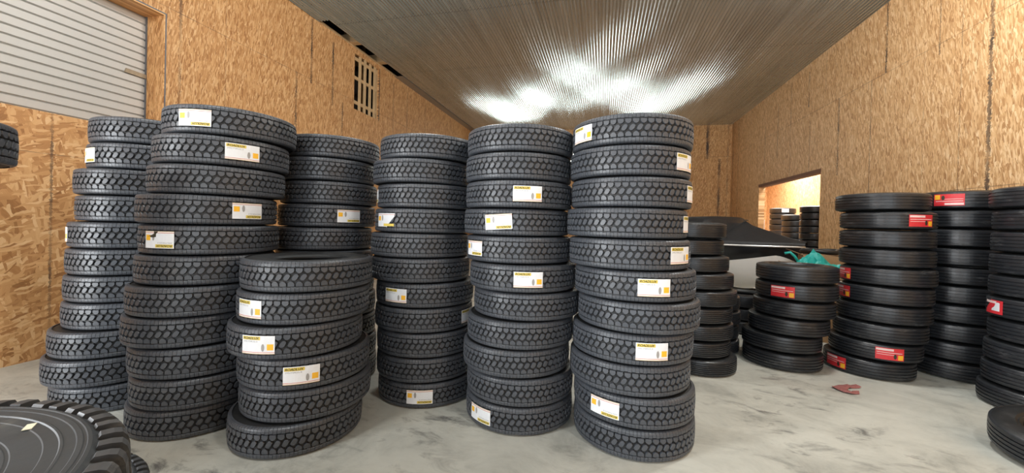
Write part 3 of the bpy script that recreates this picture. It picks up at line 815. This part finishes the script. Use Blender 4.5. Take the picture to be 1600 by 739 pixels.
# cover: a tent over windshield and bow, flat-topped aft
cover = empty('boat_cover', tuple(boat.location), hd)
tag(cover, 'black canvas cover stretched over the boat, peaked near the bow', 'boat cover')
def ridge(s):
    pts = [(0,0.30),(0.30,0.50),(0.50,0.585),(0.675,0.59),(0.695,0.45),(0.74,0.43),(0.765,0.485),(0.795,0.38),(0.88,0.23),(0.95,0.11),(1.0,0.04)]
    for (a, p), (b_, q) in zip(pts, pts[1:]):
        if a <= s <= b_:
            t = (s-a)/(b_-a); return p+(q-p)*t
    return pts[-1][1]
def cover_row(s):
    x, b, rz, c, cz, kz = S(s); h = ridge(s); out = []
    if s == 0: x -= 0.04
    if s == 1: x += 0.05
    e = 7.0 if s < 0.675 else max(1.12, 7.0 - (s-0.675)*180)
    for k in range(-12, 13):
        f = k/12
        z = rz + 0.02 + h*(1-abs(f)**e)
        out.append((x, f*(b+0.03), z))
    out.insert(0, (x, -(b+0.036), rz-0.02)); out.append((x, b+0.036, rz-0.02))
    return out
mb = MB(); rows = loft(mb, cover_row); mb.add(rows[0], [tuple(range(len(rows[0])))]); mb.build('canvas', M['black_cloth'], cover)
mb = MB(); sx = S(0.765); mb.lathe([(0.0, 0.0), (0.06, 0.0), (0.05, 0.018), (0.0, 0.024)], 12, closed=False)
pk = mb.build('support_cap', M['steel_black'], cover); pk.location = (sx[0], 0, sx[2]+0.02+ridge(0.765)+0.003)
# trailer
tr = empty('boat_trailer', tuple(boat.location), hd)
tag(tr, 'black two-wheel trailer carrying the covered boat', 'trailer')
mb = MB()
for sg in (1, -1):
    mb.tube([(-2.4, sg*0.62, 0.33), (1.6, sg*0.62, 0.33), (2.9, 0.0, 0.36)], 0.045, 6)
for x in (-2.2, -0.6, 0.9): mb.box((x-0.04, -0.62, 0.29), (x+0.04, 0.62, 0.37))
mb.build('chassis', M['steel_black'], tr)
mb = MB(); mb.tube([(2.8, 0, 0.36), (3.6, 0, 0.36)], 0.045, 6); mb.build('tongue', M['steel_black'], tr)
mb = MB(); mb.tube([(2.7, 0, 0.36), (2.74, 0, 0.82)], 0.04, 6); mb.box((2.68, -0.06, 0.80), (2.80, 0.06, 0.92)); mb.build('winch_post', M['steel_black'], tr)
for sg in (1, -1):
    mb = MB()
    for x in (-2.0, 0.6): mb.box((x-0.05, sg*0.5-0.02, 0.34), (x+0.05, sg*0.5+0.02, 0.475))
    mb.box((-2.3, sg*0.5-0.05, 0.47), (1.0, sg*0.5+0.05, 0.50)); mb.build('bunk', M['steel_black'], tr)
    mb = MB(); mb.lathe([(0.17,-0.085),(0.24,-0.10),(0.31,-0.095),(0.335,-0.06),(0.34,0),(0.335,0.06),(0.31,0.095),(0.24,0.10),(0.17,0.085)], 40)
    wh = mb.build('wheel', M['ribcase'], tr); wh.rotation_euler = (PI/2, 0, 0); wh.location = (-0.6, sg*1.0, 0.34)
    mb = MB(); mb.lathe([(0.02,0.05),(0.08,0.06),(0.165,0.02),(0.172,0.08),(0.172,-0.08),(0.02,-0.06)], 32); mb.build('rim', M['frame_white'], wh)

# ------------------------------------------------------------------ carton with teal sheeting and an inner tube, between the two ribbed stacks
cx_, cy_ = 3.60, 7.55
def carton(x, y, rz, hx, hy, h, label, fill):
    box = empty('carton', (x, y, 0), rz)
    tag(box, label, 'box', 'brown cartons behind the six-high stack')
    t = 0.012; mb = MB()
    for a, b in (((-hx,-hy,0),(-hx+t,hy,h)), ((hx-t,-hy,0),(hx,hy,h)), ((-hx+t,-hy,0),(hx-t,-hy+t,h)), ((-hx+t,hy-t,0),(hx-t,hy,h)), ((-hx+t,-hy+t,0),(hx-t,hy-t,0.015))): mb.box(a, b)
    mb.build('carton_body', M['card'], box)
    mb = MB(); mb.box((-hx+0.02,-hy+0.02,0.02), (hx-0.02,hy-0.02,fill)); mb.build('packing', M['card'], box)
    for (p, q, r_, s_) in (((-hx,-hy,h),(-hx,hy,h),(-hx-0.20,hy-0.03,h+0.08),(-hx-0.20,-hy+0.03,h+0.08)), ((hx,-hy,h),(hx,hy,h),(hx+0.17,hy-0.03,h+0.07),(hx+0.17,-hy+0.03,h+0.07))):
        mb = MB(); nrm = Vector((0,0,0.006))
        mb.add([p,q,r_,s_] + [tuple(Vector(v)+nrm) for v in (p,q,r_,s_)], [(0,1,2,3),(4,7,6,5),(0,4,5,1),(1,5,6,2),(2,6,7,3),(3,7,4,0)])
        mb.build('flap', M['card'], box)
carton(cx_, cy_, -0.25, 0.36, 0.25, 1.19, 'brown carton stuffed with teal sheeting behind the six-high ribbed stack', 1.12)
carton(3.93, 8.22, -0.25, 0.30, 0.25, 1.38, 'taller brown carton under the black inner tube', 1.375)
def crumple(name, nx, ny, sx, sy, fn, mat, cat, label, loc, rz):
    mb = MB(); vs = []; fs = []
    for j in range(ny+1):
        for i in range(nx+1):
            u, v = i/nx*2-1, j/ny*2-1
            vs.append((u*sx, v*sy, fn(u, v)))
    for j in range(ny):
        for i in range(nx):
            a = j*(nx+1)+i; fs.append((a, a+1, a+nx+2, a+nx+1))
    mb.add(vs, fs, False); o = mb.build(name, mat)
    md = o.modifiers.new('thickness', 'SOLIDIFY'); md.thickness = 0.004
    o.location = loc; o.rotation_euler = (0, 0, rz)
    return tag(o, label, cat)
rnd = random.Random(5); HZ = [[rnd.uniform(-1, 1) for _ in range(20)] for _ in range(20)]
def teal_fn(u, v):
    r = math.hypot(u*0.95+0.28, v)
    return 0.30*max(0, 1-1.25*r) + 0.10*max(0, 1-3*math.hypot(u-0.75, v-0.2)) + 0.035*HZ[int((u+1)*6)][int((v+1)*6)] - 0.05*max(0, math.hypot(u, v)-0.75)
sheet = crumple('plastic_sheet', 14, 14, 0.33, 0.22, teal_fn, M['teal'], 'sheet', 'crumpled teal plastic sheet bulging out of the lower brown carton', (cx_, cy_, 1.215), -0.25)
mb = MB(); mb.tube([(-0.26,0.10,0.02),(-0.33,0.10,0.15),(-0.40,0.10,0.22),(-0.48,0.10,0.20)], 0.022, 8)
mb.build('strap', M['teal'], sheet)
mb = MB()
loop = [(0.27*math.cos(a)*(1+0.08*math.sin(3*a)), 0.20*math.sin(a), 0.05+0.012*math.sin(2*a+0.5)) for a in [2*PI*i/40 for i in range(40)]]
mb.tube(loop, 0.042, 10, closed=True)
o = mb.build('inner_tube', M['ribcase']); o.location = (3.93, 8.22, 1.40); tag(o, 'black inner tube lying on the taller carton behind the teal sheet', 'inner tube')

# ------------------------------------------------------------------ rag on the floor
RAG = [(2.645,5.221),(2.733,5.293),(2.798,5.294),(2.871,5.372),(2.894,5.341),(2.965,5.353),(2.983,5.295),(2.909,5.264),(2.842,5.243),(2.769,5.177),(2.8,5.143),(2.883,5.159),(2.851,5.09),(2.752,5.052),(2.696,5.086),(2.665,5.146)]
bm = bmesh.new()
vv = [bm.verts.new((x-2.8, y-5.2, 0.010)) for x, y in RAG]; f = bm.faces.new(vv)
bmesh.ops.triangulate(bm, faces=[f]); bmesh.ops.subdivide_edges(bm, edges=bm.edges[:], cuts=3, use_grid_fill=True)
bmesh.ops.triangulate(bm, faces=bm.faces[:])
rnd = random.Random(3)
for v in bm.verts:
    edge = v.is_boundary
    v.co.z = 0.004 + (0.0 if edge else rnd.uniform(0.006, 0.016)) + 0.012*max(0, math.sin(v.co.x*30+v.co.y*22))
me = bpy.data.meshes.new('rag'); bm.to_mesh(me); bm.free()
o = link('rag', me, M['rag']); o.location = (2.8, 5.2, 0); md = o.modifiers.new('thickness', 'SOLIDIFY'); md.thickness = 0.004
tag(o, 'crumpled red-brown rag on the concrete floor before the ribbed stacks', 'rag')

# ------------------------------------------------------------------ light: two open bays (daylight), unseen lamps added for the walls, next room lamp, back windows
def area(name, loc, aim, size, size_y, power, col=(1,1,1)):
    l = bpy.data.lights.new(name, 'AREA'); l.shape = 'RECTANGLE'; l.size = size; l.size_y = size_y; l.energy = power; l.color = col
    o = bpy.data.objects.new(name, l); COL.objects.link(o); o.location = loc
    o.rotation_euler = (Vector(aim)-Vector(loc)).to_track_quat('-Z', 'Y').to_euler()
    return o
area('left_bay_daylight', (XL-0.02, -2.6, 1.95), (0, -2.6+2.2, 1.6), 3.9, 3.8, 900, (0.93,0.97,1.0))
area('front_bay_daylight', (0.3, YF-0.02, 2.1), (0.3, 4, 2.4), 6.4, 4.0, 330, (0.88,0.95,1.0))
def bulb(name, loc, power, col=(1,0.98,0.94), r=0.22):
    l = bpy.data.lights.new(name, 'POINT'); l.energy = power; l.color = col; l.shadow_soft_size = r
    o = bpy.data.objects.new(name, l); COL.objects.link(o); o.location = loc
for i, (x, y, pw) in enumerate(((-3.0,0.6,300),(2.8,0.6,330),(-2.6,5.2,230),(2.9,5.4,480))):
    bulb('unseen_lamp_%d' % i, (x, y, 6.05), pw)  # bulbs added out of view to brighten the walls
area('next_room_lamp', (7.1, 15.5, 5.0), (7.1, 15.5, 0), 1.6, 1.6, 430, (1.0,0.98,0.94))
area('next_room_lamp_rear', (7.1, 19.5, 5.0), (7.1, 19.5, 0), 1.6, 1.6, 330, (1.0,0.98,0.94))
wd = bpy.data.worlds.new('World'); sc.world = wd; wd.use_nodes = True
bg = wd.node_tree.nodes['Background']; bg.inputs[0].default_value = (0.75,0.85,1.0,1); bg.inputs[1].default_value = 0.6

# ------------------------------------------------------------------ camera
cam = bpy.data.cameras.new('camera'); co = bpy.data.objects.new('camera', cam); COL.objects.link(co); sc.camera = co
cam.sensor_fit = 'HORIZONTAL'; cam.sensor_width = 36.0; cam.lens = 36.0*600/1600
cam.shift_y = -15.5/1600
cam.clip_start = 0.05; cam.clip_end = 200
co.location = (0, 0, 1.82)
co.rotation_euler = (Matrix.Rotation(math.radians(13.308), 4, 'Z') @ Matrix.Rotation(math.radians(90-0.43), 4, 'X') @ Matrix.Rotation(math.radians(1.43), 4, 'Z')).to_euler()

vs_ = sc.view_settings
sc.display_settings.display_device = 'sRGB'
vs_.view_transform = 'Standard'; vs_.look = 'None'; vs_.gamma = 1.0; vs_.use_curve_mapping = False
vs_.exposure = 0.12
sc.cycles.use_denoising = True
sc.cycles.max_bounces = 8; sc.cycles.diffuse_bounces = 5; sc.cycles.glossy_bounces = 4
sc.cycles.sample_clamp_indirect = 6.0
sc.cycles.caustics_reflective = False; sc.cycles.caustics_refractive = False
